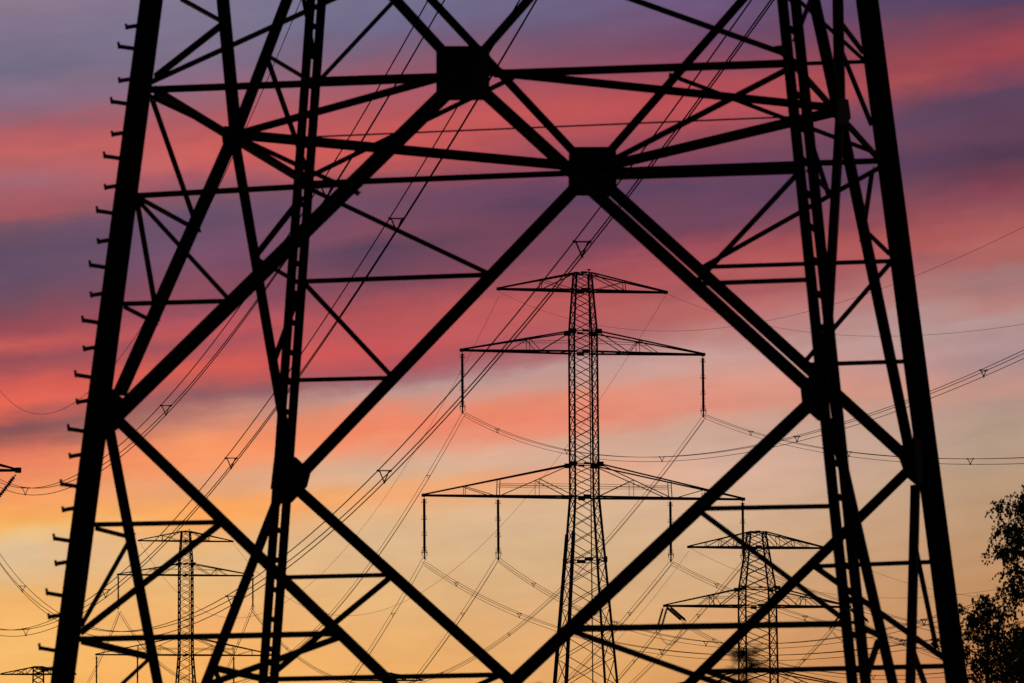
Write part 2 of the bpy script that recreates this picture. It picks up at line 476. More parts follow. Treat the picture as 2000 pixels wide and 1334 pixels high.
GUSSETS = [
('F',[(-0.32,12.27),(-0.23,12.28),(0.26,12.26),(0.31,12.16),(0.31,11.71),(0.25,11.62),(-0.23,11.64),(-0.31,11.71)]),
('F',[(-4.22,8.42),(-4.06,8.38),(-3.93,8.25),(-3.91,8.10),(-4.00,7.91),(-4.15,7.85),(-4.27,7.85)]),
('F',[(4.08,8.27),(3.96,8.26),(3.92,8.18),(3.94,7.99),(4.00,7.88),(4.12,7.77),(4.20,7.76),(4.20,8.27)]),
('B',[(-0.30,12.25),(-0.25,12.29),(0.29,12.27),(0.32,12.21),(0.31,11.70),(0.25,11.64),(-0.24,11.66),(-0.32,11.74)]),
('B',[(-4.32,8.44),(-4.06,8.40),(-3.86,8.21),(-3.92,8.01),(-4.13,7.81),(-4.34,7.80)]),
('B',[(4.14,8.42),(4.03,8.37),(3.92,8.33),(3.87,8.19),(3.93,8.00),(3.98,7.91),(4.07,7.83),(4.19,7.80)]),
('L',[(-0.11,12.09),(0.22,12.13),(0.34,12.06),(0.29,11.88),(-0.06,11.83),(-0.18,11.96)]),
('L',[(-4.11,8.40),(-3.60,8.38),(-3.60,8.14),(-3.97,7.88)]),
('L',[(3.77,8.51),(4.19,8.52),(4.28,8.03),(3.73,7.94)]),
('R',[(-0.66,12.03),(0.43,12.18),(0.48,11.96),(-0.20,11.75),(-0.84,11.69)]),
('R',[(-4.28,8.12),(-3.71,8.15),(-3.70,7.78),(-4.22,7.61)]),
('R',[(3.06,8.33),(3.75,8.34),(3.45,7.79),(2.75,7.66)]),
]
STEP_BOLTS = [('long',12.40),('long',11.74),('long',11.09),('long',10.44),('long',9.80),('long',9.15),('long',8.51),('long',7.88),('long',7.24),('long',6.61),('long',5.98),('long',5.35),('short',12.70),('short',12.06),('short',11.42),('short',10.79),('short',10.15),('short',9.52),('short',8.89),('short',8.27),('short',7.64),('short',7.02),('short',6.40),('short',5.79),('short',5.18)]
SPANS = [
('near_a',(-34.5,327.3,34.33),(-0.5,118.4,26.24),6.46,[0.251,0.626,0.858,0.970]),
('near_b',(-35.5,337.2,24.78),(1.4,116.3,25.36),5.96,[0.231,0.457,0.688,0.875,0.988]),
('near_c',(-39.0,370.2,35.17),(5.9,100.1,21.93),11.30,[0.200,0.623,0.780,0.907,0.990]),
('mid_upper_left',(-73.9,970.0,69.07),(-5.0,527.0,58.34),20.11,[0.167,0.707,0.941]),
('mid_upper_right',(-49.3,970.0,69.57),(19.8,533.0,58.47),20.60,[0.135,0.288,0.568,0.704,0.942]),
('mid_lower_outer_left',(-78.1,970.0,54.27),(-9.1,527.0,43.54),21.71,[0.509,0.768,0.945]),
('mid_lower_inner_left',(-70.5,970.0,54.21),(-1.7,528.0,43.45),21.10,[0.441,0.745,0.945]),
('mid_lower_inner_right',(-52.6,970.0,53.98),(16.2,532.0,43.38),19.78,[0.203,0.610,0.945]),
('mid_lower_outer_right',(-45.3,970.0,53.92),(23.7,533.0,43.41),20.53,[0.291,0.654,0.944]),
('right_upper_left',(-5.0,527.0,58.44),(30.2,265.4,35.05),5.88,[0.100,0.277,0.473,0.686,0.900]),
('right_upper_right',(19.8,533.0,58.69),(33.7,262.3,27.98),2.21,[0.182,0.473,0.724,0.867]),
('right_lower_outer_left',(-9.1,527.0,43.15),(31.1,262.5,20.34),5.80,[0.087,0.238,0.505,0.841]),
('right_lower_inner_left',(-1.7,528.0,43.65),(34.2,288.1,25.09),7.12,[0.101,0.296,0.474,0.792]),
('right_lower_inner_right',(16.2,532.0,43.40),(35.1,273.3,17.21),2.24,[0.160,0.409,0.619]),
('right_lower_outer_right',(23.7,533.0,43.37),(37.2,289.2,18.18),1.45,[0.185,0.433,0.653]),
('mid_left_beyond_a',(-115.7,1200.0,63.93),(-73.9,970.0,69.21),11.37,[0.903]),
('mid_left_beyond_b',(-104.9,1200.0,63.85),(-49.3,970.0,68.91),23.35,[0.947]),
('mid_tension_a',(-38.7,1250.0,65.27),(18.2,655.0,44.31),18.44,[0.956]),
('mid_tension_b',(-22.6,1250.0,64.53),(40.3,658.0,44.44),21.95,[0.963]),
('tension_c',(21.3,652.0,45.12),(41.4,348.7,23.89),4.52,[0.118,0.579]),
('tension_d',(43.0,655.0,45.53),(50.2,423.4,22.96),1.20,[0.236]),
]
EARTH_WIRES = [
('mid_earth_left',(-70.2,970.0,82.36),(-1.3,527.0,70.37),22.79,[]),
('mid_earth_right',(-52.8,970.0,82.18),(15.9,532.0,70.98),22.55,[]),
('right_earth_left',(-1.3,527.0,70.89),(32.8,288.5,45.10),5.89,[]),
('right_earth_right',(15.9,532.0,71.27),(38.5,299.6,40.71),3.50,[]),
('near_earth',(-48.9,439.7,65.43),(-5.1,142.7,30.51),14.79,[]),
('mid_far_right',(-21.9,1250.0,71.49),(22.2,655.0,54.36),14.30,[]),
('far_right_out_a',(22.2,653.0,54.65),(45.5,383.9,31.70),4.46,[]),
('far_right_out_b',(39.7,658.0,54.82),(44.3,373.7,28.00),2.31,[]),
]


# ------------------------------------------------------------------ near pylon
HW, ZW, KT = 4.25, 8.06166, 0.10172
def half(z):
    return HW - KT * (z - ZW)
FACES = {'F': (1, -1), 'B': (1, 1), 'L': (0, -1), 'R': (0, 1)}
def on_face(fc, s, z):
    ax, sg = FACES[fc]
    q = [0, 0, z]
    q[ax] = sg * half(z)
    q[1 - ax] = s
    return Vector(q)
def face_normal(fc):
    ax, sg = FACES[fc]
    n = [0, 0, KT]
    n[ax] = sg
    return Vector(n).normalized()

def near_pylon():
    t = thing('lattice_pylon', 'huge blurred near pylon whose crossing black steel fills the frame', 'pylon',
              (0.25903, 62.5463, 0), -0.20837)
    ZB, ZT = 0.35, 30.0
    # legs: two rolled angles set corner to corner with packing plates in the gap
    T, G = 0.016, 0.019
    for sx, sy in ((-1, -1), (-1, 1), (1, -1), (1, 1)):
        W = {(-1, -1): 0.136, (1, 1): 0.138, (-1, 1): 0.120, (1, -1): 0.124}[(sx, sy)]
        qs = sx * sy                     # quadrants the two angles open into
        leg = MB()
        for a, b in (((-1, 1), (1, -1)) if qs > 0 else ((1, 1), (-1, -1))):
            g = G / 2
            sec = [(g, g), (g + W, g), (g + W, g + T), (g + T, g + T), (g + T, g + W), (g, g + W)]
            n = len(leg.v)
            for z in (ZB, ZT):
                for x, y in sec:
                    leg.v.append((sx * half(z) + a * x, sy * half(z) + b * y, z))
            leg.f += [(n + i, n + (i + 1) % 6, n + 6 + (i + 1) % 6, n + 6 + i) for i in range(6)]
            leg.f += [(n + 3, n + 2, n + 1, n), (n + 5, n + 4, n + 3, n), (n + 6, n + 7, n + 8, n + 9), (n + 6, n + 9, n + 10, n + 11)]
        lo = leg.build('leg', M_STEEL, t)
        if sx == -1 and sy == -1:
            lo['label'] = 'leg with step bolts'
        pk = None
        k = 0
        rnd = random.Random(3 + sx + 2 * sy)
        z = 4.3 + rnd.random() * 0.3
        while z < 14.6:
            if pk is None:
                m = MB()
                m.box((0, 0, 0), (G * 0.98, 2 * W * 0.8, 0.07))
                m.box((0, 0, 0), (2 * W * 0.8, G * 0.97, 0.07))
                pk = m.mesh('packing_plate')
                pk.materials.append(M_STEEL)
            o = link('packing_plate', pk, lo)
            o.location = (sx * half(z), sy * half(z), z)
            z += 0.385
        ft = MB()
        ft.lathe([(0.0, -0.6), (0.55, -0.6), (0.5, 0.3), (0.42, 0.42), (0.0, 0.42)], 14, (sx * half(0.2), sy * half(0.2), 0))
        ft.build('footing', M_CONC, t)
        if sx == -1 and sy == -1:
            for kind, z in STEP_BOLTS:
                sb = MB()
                base = Vector((-half(z) - 0.03, -half(z) - 0.02, z))
                d = Vector((-0.275, 0.0, 0.05)) if kind == 'long' else Vector((-0.185, -0.13, -0.045))
                sb.bar(base, base + d, 0.054, sides=6)
                dn = d.normalized()
                hd = base + d
                sb.bar(hd + Vector((0, 0, -0.026)), hd + Vector((-0.012, 0, 0.055 if kind == 'long' else 0.042)), 0.032, sides=6)
                sb.build('step_bolt', M_STEEL, lo)
    # bracing
    for i, (fc, kind, s1, z1, s2, z2, w) in enumerate(MEMBERS):
        lay = {'diagonal_brace': 0.0, 'horizontal_brace': 0.035, 'redundant_brace': 0.06}[kind] + (i % 5) * 0.004
        a, b = on_face(fc, s1, z1), on_face(fc, s2, z2)
        e = (b - a).normalized() * (0.14 if fc in 'LR' and kind == 'redundant_brace' else 0.06)
        place(kind, ANGLE, a - e, b + e, w, t, face_normal(fc), lay)
    # hub level plan bracing between the four face centres, with a thin tie rod across
    ZHUB = 11.95656
    hh = half(ZHUB)
    hubs = {'F': (0, -hh), 'B': (0, hh), 'L': (-hh, 0), 'R': (hh, 0)}
    for i, (a, b, w) in enumerate((('F', 'L', 0.095), ('L', 'B', 0.110), ('B', 'R', 0.105), ('R', 'F', 0.10))):
        pa, pb = hubs[a], hubs[b]
        place('plan_brace', ANGLE, (pa[0], pa[1], ZHUB - 0.02 + 0.02 * (i % 2)), (pb[0], pb[1], ZHUB - 0.02 + 0.02 * (i % 2)), w, t, (0, 0, -1))
    rod = MB()
    rod.bar((-hh, 0, ZHUB - 0.03), (hh, 0, ZHUB - 0.03), 0.022, sides=6)
    rod.build('tie_rod', M_STEEL, t)
    # gusset plates
    for i, (fc, poly) in enumerate(GUSSETS):
        nrm = face_normal(fc)
        mb = MB()
        k = len(poly)
        for dd in (0.012, -0.012):
            for s, z in poly:
                mb.v.append(tuple(on_face(fc, s, z) + nrm * (dd + 0.002)))
        mb.f = [tuple(range(k)), tuple(range(2 * k - 1, k - 1, -1))] + [(j, k + j, k + (j + 1) % k, (j + 1) % k) for j in range(k)]
        g = mb.build('gusset_plate', M_STEEL, t)
        if i < 6:
            cs = sum(s for s, z in poly) / k; cz = sum(z for s, z in poly) / k
            bm = MB()
            ax, sg = FACES[fc]
            for s, z in poly:
                s2, z2 = cs + (s - cs) * 0.72, cz + (z - cz) * 0.72
                c = on_face(fc, s2, z2)
                bm.bar(c + nrm * 0.012, c + nrm * 0.032, 0.034, sides=6)
            bm.build('bolt_heads', M_STEEL, g)['kind'] = 'stuff'
    # upper panels, above the view: plain crossed bracing up to the pylon's waist
    zs = [16.6, 20.4, 23.8, 27.0, 30.0]
    for a, b in zip(zs, zs[1:]):
        for fc in FACES:
            place('diagonal_brace', ANGLE, on_face(fc, -half(a), a), on_face(fc, half(b), b), 0.12, t, face_normal(fc), 0.0)
            place('diagonal_brace', ANGLE, on_face(fc, half(a), a), on_face(fc, -half(b), b), 0.12, t, face_normal(fc), 0.02)
    return t
near_pylon()

# ------------------------------------------------------------------ far pylons
def piece(prof):
    def hf(z):
        for (z0, h0), (z1, h1) in zip(prof, prof[1:]):
            if z <= z1:
                return h0 + (h1 - h0) * (z - z0) / (z1 - z0)
        return prof[-1][1]
    return hf
def corner(hf, i, z):
    sx, sy = ((-1, -1), (1, -1), (1, 1), (-1, 1))[i % 4]
    return Vector((sx * hf(z), sy * hf(z), z))
def far_pylon(name, label, loc, psi, prof, arms, ratio, detail, leg_w, br_w, chord_w, group=None, rail=None, z_vis=0.0, heavy=None):
    """prof: (height, half width) break points; arms: (bottom z, root top z, half span, style)"""
    t = thing(name, label, 'pylon', loc, psi, group)
    hf = piece(prof)
    ztop = prof[-1][0]
    for i in range(4):
        mb = MB()
        for (z0, h0), (z1, h1) in zip(prof, prof[1:]):
            mb.bar(corner(hf, i, z0), corner(hf, i, z1), leg_w * (1.25 if z1 < arms[-1][0] + 0.1 else 1.0))
        mb.build('leg', M_FAR, t)
        ft = MB()
        ft.lathe([(0, -0.8), (0.7, -0.8), (0.6, 0.35), (0, 0.4)], 10, tuple(corner(hf, i, 0.0)))
        ft.build('footing', M_CONC, t)
    if heavy:
        mb = MB()
        for i in (0, 3):
            mb.bar(corner(hf, i, 0) + Vector((-0.02, 0, 0)), corner(hf, i, heavy) + Vector((-0.02, 0, 0)), leg_w * 1.9)
        mb.build('leg_cover', M_FAR, t)
    # panel heights: every arm level is a panel point
    keys = sorted(set([prof[0][0], ztop] + [a[0] for a in arms] + [a[1] for a in arms if a[1] < ztop - 0.01]))
    levels = [keys[0]]
    for a, b in zip(keys, keys[1:]):
        z = a
        seg = []
        while z < b - 1e-3:
            seg.append(z)
            z += max(1.0, 2 * hf(z) * ratio)
        n = len(seg)
        over = z - a
        sc = (b - a) / over
        for q in seg[1:]:
            levels.append(a + (q - a) * sc)
        levels.append(b)
    joined = MB()
    count = 0
    for a, b in zip(levels, levels[1:]):
        for i in range(4):
            for p, q in ((corner(hf, i, a), corner(hf, i + 1, b)), (corner(hf, i + 1, a), corner(hf, i, b))):
                if detail and b > z_vis:
                    ctr = Vector(((p.x + q.x) / 2, (p.y + q.y) / 2, 0))
                    place('brace', BAR, p, q, br_w, t, ctr, 0.03 if p.x < q.x else -0.03)
                    count += 1
                else:
                    joined.bar(p, q, br_w)
    for zz in keys[1:]:
        for i in range(4):
            if detail:
                place('horizontal', BAR, corner(hf, i, zz), corner(hf, i + 1, zz), br_w * 1.3, t)
            else:
                joined.bar(corner(hf, i, zz), corner(hf, i + 1, zz), br_w * 1.3)
    if joined.v:
        j = joined.build('bracing', M_FAR, t)
        j['kind'] = 'stuff'
    for z0, z1, span, style in arms:
        for sd_ in (-1, 1):
            ch = MB()
            h0, h1 = hf(z0), hf(z1)
            tipw = 0.16
            bars = []
            for sy in (-1, 1):
                rb = Vector((sd_ * h0, sy * h0, z0)); rt_ = Vector((sd_ * h1, sy * h1, z1))
                tp = Vector((sd_ * span, sy * tipw, z0))
                ch.bar(rb, tp, chord_w)
                ch.bar(rt_, tp + Vector((0, 0, chord_w * 0.6)), chord_w * 0.72)
                def low(u):
                    return rb.lerp(tp, u)
                def hi(u):
                    return rt_.lerp(tp, u)
                if style == 'small':
                    bars += [(low(.45), hi(.45), .7), (hi(0), low(.45), .9), (hi(.45), low(.0), .6)]
                elif style == 'small3':
                    bars += [(low(.22), hi(.22), .6), (low(.48), hi(.48), .6), (low(.72), hi(.72), .55), (hi(0), low(.22), .8),
                             (hi(.22), low(.48), .7), (hi(.48), low(.22), .6), (hi(.48), low(.72), .6)]
                elif style == 'mid':
                    st = rt_.lerp(low(.62), .55)
                    bars += [(hi(0), low(.30), .9), (hi(.40), low(.30), .7), (hi(.40), low(.40), .55), (hi(.40), low(.58), .7)]
                    bars += [(Vector((sd_ * h0, sy * h0, z0 + (z1 - z0) * .52)), hi(.5) - Vector((0, 0, .12)), .5)]
                else:
                    stend = low(.5)
                    stm = rt_.lerp(stend, .48)
                    bars += [(rt_, stend, 1.0), (stm, low(.0), .9), (stm, Vector((stm.x, stm.y, z0)), .5),
                             (hi(.5), low(.505), .9), (hi(.73), low(.53), .8), (hi(.73), low(.73), .5)]
                    for fr in (.37, .30):
                        bars.append((Vector((sd_ * h0, sy * h0, z0 + (z1 - z0) * fr)), Vector((low(.5).x, low(.5).y, z0 + (z1 - z0) * fr)), .45))
            n = max(5, int((span - h0) / 1.6))
            for k in range(n):
                u0, u1 = k / n, (k + 1) / n
                s = 1 if k % 2 else -1
                a = Vector((sd_ * h0, s * h0, z0)).lerp(Vector((sd_ * span, s * tipw, z0)), u0)
                b = Vector((sd_ * h0, -s * h0, z0)).lerp(Vector((sd_ * span, -s * tipw, z0)), u1)
                bars.append((a, b, .7))
            ch.box((sd_ * (span + 0.05), 0, z0 + 0.02), (0.35, 0.5, 0.30))
            arm = ch.build('crossarm', M_FAR, t)
            if detail:
                for a, b, w in bars:
                    place('brace', BAR, a, b, br_w * w * 1.25, arm)
            else:
                jb = MB()
                for a, b, w in bars:
                    jb.bar(a, b, br_w * w * 1.25)
                q = jb.build('bracing', M_FAR, arm)
                q['kind'] = 'stuff'
        if not style.startswith('small'):
            for i in range(4):
                c = corner(hf, i, z1)
                g = MB()
                g.box((c.x * 1.14, c.y, c.z - 0.05), (0.72, 0.08, 0.50))
                g.build('gusset_plate', M_FAR, t)
        for sy in (-1, 1):
            g = MB()
            g.box((0, sy * hf(z0), z0), (0.75, 0.10, 0.40))
            g.build('gusset_plate', M_FAR, t)
            g = MB()
            g.box((0, sy * hf(z1), z1), (0.6, 0.09, 0.24))
            g.build('gusset_plate', M_FAR, t)
    # belts stiffening the lower body
    for z in [q for q in (arms[-1][0] - 6.6, arms[-1][0] - 13.6) if q > 2]:
        mb = MB()
        for i in range(4):
            mb.bar(corner(hf, i, z), corner(hf, i + 1, z), br_w * 1.2)
            mb.bar(corner(hf, i, z + .28), corner(hf, i + 1, z + .28), br_w)
        for sy in (-1, 1):
            mb.box((0, sy * hf(z), z + .14), (0.9, 0.1, 0.36))
        for sx in (-1, 1):
            for sy in (-1, 1):
                mb.box((sx * (hf(z) + .06), sy * hf(z), z + .12), (0.30, 0.2, 0.62))
        mb.build('belt', M_FAR, t)
    if rail is not None:
        mb = MB()
        hx = hf(ztop)
        mb.bar((rail, -hx * .4, 2.5), (rail, -hx * .4, ztop + 0.35), 0.10)
        mb.box((rail, -hx * .4, ztop + 0.36), (0.32, 0.3, 0.10))
        mb.build('climbing_rail', M_FAR, t)
    return t

def world_pt(loc, psi, x, y, z):
    return Vector((loc[0] + x * math.cos(psi) - y * math.sin(psi), loc[1] + x * math.sin(psi) + y * math.cos(psi), loc[2] + z))

C_LOC, C_PSI = (7.31, 530.0, 0.0), math.radians(12.5)
C_ARMS = [(71.29, 73.1, 8.80, 'small'), (64.88, 67.03, 12.72, 'mid'), (49.91, 53.31, 16.78, 'big')]
C_PROF = [(0, 5.05), (30.9, 2.62), (49.91, 1.24), (67.03, 1.20), (73.1, 0.78)]
far_pylon('lattice_pylon', 'tall central pylon with three crossarms, sharp and framed by the near steel', C_LOC, C_PSI, C_PROF,
          C_ARMS, 0.56, True, 0.15, 0.068, 0.19, rail=0.62, z_vis=27.0, heavy=46.2)
L_LOC, L_PSI, L_UP = (-61.5, 970.0, 0.0), math.radians(12), 10.99
L_ARMS = [(a + L_UP, b + L_UP, s, k) for a, b, s, k in C_ARMS]
L_PROF = [(0, 5.6)] + [(z + L_UP, h) for z, h in C_PROF[1:]]
far_pylon('lattice_pylon', 'slender distant pylon with three crossarms seen beside the leg with step bolts', L_LOC, L_PSI, L_PROF,
          L_ARMS, 0.56, False, 0.17, 0.085, 0.22, rail=0.62)
R_LOC, R_PSI = (30.78, 655.0, 0.0), math.radians(11)
R_ARMS = [(54.73, 56.7, 8.75, 'small3'), (47.27, 49.57, 11.95, 'mid'), (36.4, 39.08, 15.6, 'big')]
R_PROF = [(0, 5.2), (36.4, 2.05), (47.27, 1.98), (49.57, 1.93), (56.7, 0.95)]
far_pylon('lattice_pylon', 'broad-bodied tension pylon at lower right with slanting insulators', R_LOC, R_PSI, R_PROF,
          R_ARMS, 0.50, False, 0.17, 0.085, 0.22)
FL_LOC, FL_PSI = (-110.2, 1200.0, 0.0), math.radians(6)
far_pylon('lattice_pylon', 'tiny far pylon top at the bottom left corner', FL_LOC, FL_PSI,
          [(0, 6), (50, 1.6), (72.5, 1.15)], [(70.75, 72.4, 8.6, 'small3'), (62, 65, 12.5, 'mid'), (49, 52, 16, 'big')], 0.6, False, 0.24, 0.13, 0.30)
TY_LOC, TY_PSI = (-30.6, 1250.0, 0.0), math.radians(9)
far_pylon('lattice_pylon', 'faint far pylon tip just above the bottom edge, left of centre', TY_LOC, TY_PSI,
          [(0, 6), (50, 1.6), (73.3, 0.9)], [(71.5, 73.2, 8.4, 'small'), (63, 66, 12.5, 'mid'), (49, 52, 16, 'big')], 0.6, False, 0.24, 0.13, 0.30)
E_LOC, E_PSI = (-38.6, 318.6, 0.0), math.radians(10)
far_pylon('lattice_pylon', 'pylon beyond the left edge, only its crossarm tip in view', E_LOC, E_PSI,
          [(0, 4.6), (18, 2.2), (45, 1.2)], [(43.0, 45.0, 6.0, 'small'), (32.75, 34.4, 8.0, 'mid'), (22, 24.0, 6.0, 'mid')], 0.6, False, 0.13, 0.07, 0.11)

# ------------------------------------------------------------------ insulator strings
def disc_profile(L, n, rs, rc):
    pr = [(0.0, 0.0), (rc, 0.0)]
    for k in range(n):
        z = -L * (k + 0.5) / n
        d = L / n
        pr += [(rc, z + d * .42), (rs, z + d * .05), (rs * .93, z - d * .12), (rc, z - d * .2)]
    return pr + [(rc, -L), (0.0, -L)]
STRING_ME = {}
def hanging_string(label, top, L, group, r=0.15):
    t = thing('insulator_string', label, 'insulator', top, C_PSI, group)
    key = round(L, 2)
    if key not in STRING_ME:
        mb = MB()
        mb.lathe([(r_, z - 0.25) for r_, z in disc_profile(L - 0.95, 34, r, r * .84)], 10)
        m1 = mb.mesh('disc_stack'); m1.materials.append(M_INS)
        mb = MB()
        mb.bar((0, 0, 0.05), (0, 0, -0.3), 0.07)
        m2 = mb.mesh('hanger'); m2.materials.append(M_FAR)
        mb = MB()
        zb = -L + 0.7
        mb.bar((0, 0, zb + .05), (0, 0, -L - .12), 0.13)
        mb.box((0, 0, zb - .1), (0.62, 0.08, 0.09))
        for s in (-1, 1):
            mb.bar((s * .28, 0, zb - .12), (s * .24, 0, zb - .42), 0.06)
            mb.bar((s * .24, 0, zb - .45), (0, 0, -L - .15), 0.035)
        m3 = mb.mesh('yoke'); m3.materials.append(M_FAR)
        hm = []
        for fr in (.04, .36, .67, .96):
            mb = MB()
            z = -0.25 - (L - .95) * fr
            for s in (-1, 1):
                for dz in (-.12, .12):
                    mb.bar((s * .05, 0, z + dz * .3), (s * .27, .05, z + dz * 1.9), 0.032)
                mb.bar((s * .27, .05, z - .2), (s * .22, .05, z + .05), 0.028)
            m = mb.mesh('arcing_horn'); m.materials.append(M_FAR)
            hm.append(m)
        STRING_ME[key] = (m1, m2, m3, hm)
    m1, m2, m3, hm = STRING_ME[key]
    link('disc_stack', m1, t); link('hanger', m2, t); link('yoke', m3, t)
    for m in hm:
        link('arcing_horn', m, t)
    return t
for loc, psi, arms, who, grp in ((C_LOC, C_PSI, C_ARMS, 'central pylon', 'insulators of the central pylon'),
                                 (L_LOC, L_PSI, L_ARMS, 'distant left pylon', 'insulators of the distant left pylon')):
    for x, ai, where in ((-12.72, 1, 'left tip of the middle crossarm'), (12.72, 1, 'right tip of the middle crossarm'),
                         (-16.78, 2, 'left tip of the lowest crossarm'), (16.78, 2, 'right tip of the lowest crossarm'),
                         (-9.08, 2, 'inner left of the lowest crossarm'), (9.08, 2, 'inner right of the lowest crossarm')):
        hanging_string('long insulator on the %s of the %s' % (where, who),
                       world_pt(loc, psi, x, 0, arms[ai][0] - 0.12), 6.28, grp)

def slant_string(label, a, b, group, double=True, rs=.19):
    """tension insulator: one or two strings of discs from a to b"""
    a, b = Vector(a), Vector(b)
    t = thing('insulator_string', label, 'insulator', a, 0, group)
    d = b - a
    L = d.length
    q = (-d).to_track_quat('Z', 'Y').to_matrix().to_4x4()
    for off in ((-.28, .28) if double else (0,)):
        mb = MB()
        mb.lathe([(r_, z - 0.2) for r_, z in disc_profile(L - .5, 20, rs, rs * .45)], 10)
        mb.bar((0, 0, 0), (0, 0, -.25), .06)
        mb.bar((0, 0, -L + .35), (0, 0, -L), .06)
        o = mb.build('disc_stack', M_INS, t)
        o.matrix_local = Matrix.Translation((off * .9, off * .6, 0)) @ q if double else q
    rg = MB()
    for k in range(10):
        t0, t1 = 2 * math.pi * k / 10, 2 * math.pi * (k + 1) / 10
        rg.bar((.33 * math.cos(t0), .12, -L + .2 + .33 * math.sin(t0)), (.33 * math.cos(t1), .12, -L + .2 + .33 * math.sin(t1)), .045)
    o = rg.build('corona_ring', M_FAR, t)
    o.matrix_local = q
    return t
RT = world_pt(R_LOC, R_PSI, -11.85, 0, 47.1)
slant_string('double tension insulator slanting down left from the right pylon left arm tip', RT + Vector((-.1, 0, 0)), RT + Vector((-1.0, .6, -3.1)), 'tension insulators')
slant_string('double tension insulator slanting down right from the right pylon left arm tip', RT + Vector((.22, 0, .08)), RT + Vector((2.3, -1.0, -1.85)), 'tension insulators')
RT2 = world_pt(R_LOC, R_PSI, 11.85, 0, 47.1)
slant_string('double tension insulator slanting down left from the right pylon right arm tip', RT2 + Vector((-.1, 0, 0)), RT2 + Vector((-2.2, .8, -2.6)), 'tension insulators')
slant_string('double tension insulator slanting down right from the right pylon right arm tip', RT2 + Vector((.4, 0, 0)), RT2 + Vector((2.3, -1.0, -1.85)), 'tension insulators')
ET = world_pt(E_LOC, E_PSI, 8.0, 0, 32.6)
slant_string('ribbed tension insulator hanging from the crossarm tip at the left edge', ET + Vector((-.1, 0, -.1)), ET + Vector((-2.3, .4, -2.9)), 'edge insulators', double=False, rs=.15)
# jumper loops under the tension insulators
def jumper(label, a, b, drop):
    a, b = Vector(a), Vector(b)
    t = thing('jumper_loop', label, 'cable', a, 0, 'jumper loops')
    for off in (-.2, .2):
        mb = MB()
        pts = []
        for k in range(17):
            u = k / 16
            p = (b - a) * u
            p.z -= drop * 4 * u * (1 - u)
            p.x += off * .6
            p.y += off
            pts.append(p)
        mb.tube(pts, 0.024, 5)
        mb.build('conductor', M_WIRE, t)
jumper('cable loop slung under the left arm tip of the right pylon', RT + Vector((-1.0, .6, -3.1)), RT + Vector((2.3, -1.0, -1.85)), 2.2)
jumper('cable loop slung under the right arm tip of the right pylon', RT2 + Vector((-2.2, .8, -2.6)), RT2 + Vector((2.3, -1.0, -1.85)), 2.0)

# ------------------------------------------------------------------ conductors
LABELS = {
 'near_a': ('leftmost of three near conductor bundles slanting across the left sky', 'near conductor bundles'),
 'near_b': ('middle one of three near conductor bundles slanting behind the left steel', 'near conductor bundles'),
 'near_c': ('near conductor bundle crossing in front of the central pylon left arms', 'near conductor bundles'),
 'mid_upper_left': ('bundle falling left from the central pylon middle crossarm left tip', 'conductor bundles'),
 'mid_upper_right': ('bundle falling left from the central pylon middle crossarm right tip', 'conductor bundles'),
 'mid_lower_outer_left': ('bundle falling left from the central pylon lowest crossarm left tip', 'conductor bundles'),
 'mid_lower_inner_left': ('bundle falling left from the central pylon inner left insulator', 'conductor bundles'),
 'mid_lower_inner_right': ('bundle falling left from the central pylon inner right insulator', 'conductor bundles'),
 'mid_lower_outer_right': ('bundle falling left from the central pylon lowest crossarm right tip', 'conductor bundles'),
 'right_upper_left': ('bundle sagging right from the central pylon middle crossarm left tip', 'conductor bundles'),
 'right_upper_right': ('bundle sagging right from the central pylon middle crossarm right tip', 'conductor bundles'),
 'right_lower_outer_left': ('bundle sagging right from the central pylon lowest crossarm left tip', 'conductor bundles'),
 'right_lower_inner_left': ('bundle sagging right from the central pylon inner left insulator', 'conductor bundles'),
 'right_lower_inner_right': ('bundle sagging right from the central pylon inner right insulator', 'conductor bundles'),
 'right_lower_outer_right': ('bundle sagging right from the central pylon lowest crossarm right tip', 'conductor bundles'),
 'mid_left_beyond_a': ('bundle falling left from the distant left pylon middle crossarm left tip', 'conductor bundles'),
 'mid_left_beyond_b': ('bundle falling left from the distant left pylon middle crossarm right tip', 'conductor bundles'),
 'mid_tension_a': ('bundle running left from the right pylon left arm insulators', 'conductor bundles'),
 'mid_tension_b': ('bundle running left from the right pylon right arm insulators', 'conductor bundles'),
 'tension_c': ('bundle running right from the right pylon left arm insulators', 'conductor bundles'),
 'tension_d': ('bundle running right from the right pylon right arm insulators', 'conductor bundles'),
 'mid_earth_left': ('thin earth wire falling left from the central pylon top arm left tip', 'earth wires'),
 'mid_earth_right': ('thin earth wire falling left from the central pylon top arm right tip', 'earth wires'),
 'right_earth_left': ('thin earth wire sagging right from the central pylon top arm left tip', 'earth wires'),
 'right_earth_right': ('thin earth wire sagging right from the central pylon top arm right tip', 'earth wires'),
 'near_earth': ('thin earth wire sagging past the left edge beside the step bolts', 'earth wires'),
 'mid_far_right': ('thin earth wire falling left from the right pylon top arm left tip', 'earth wires'),
 'far_right_out_a': ('thin earth wire sagging right from the right pylon top arm left tip', 'earth wires'),
 'far_right_out_b': ('thin earth wire sagging right from the right pylon top arm right tip', 'earth wires'),
}
def span_pts(p0, p1, sag, n=64):
    d = Vector(p1) - Vector(p0)
    out = []
    for k in range(n + 1):
        u = k / n
        q = d * u
        q.z -= 4 * sag * u * (1 - u)
        out.append(q)
    return out
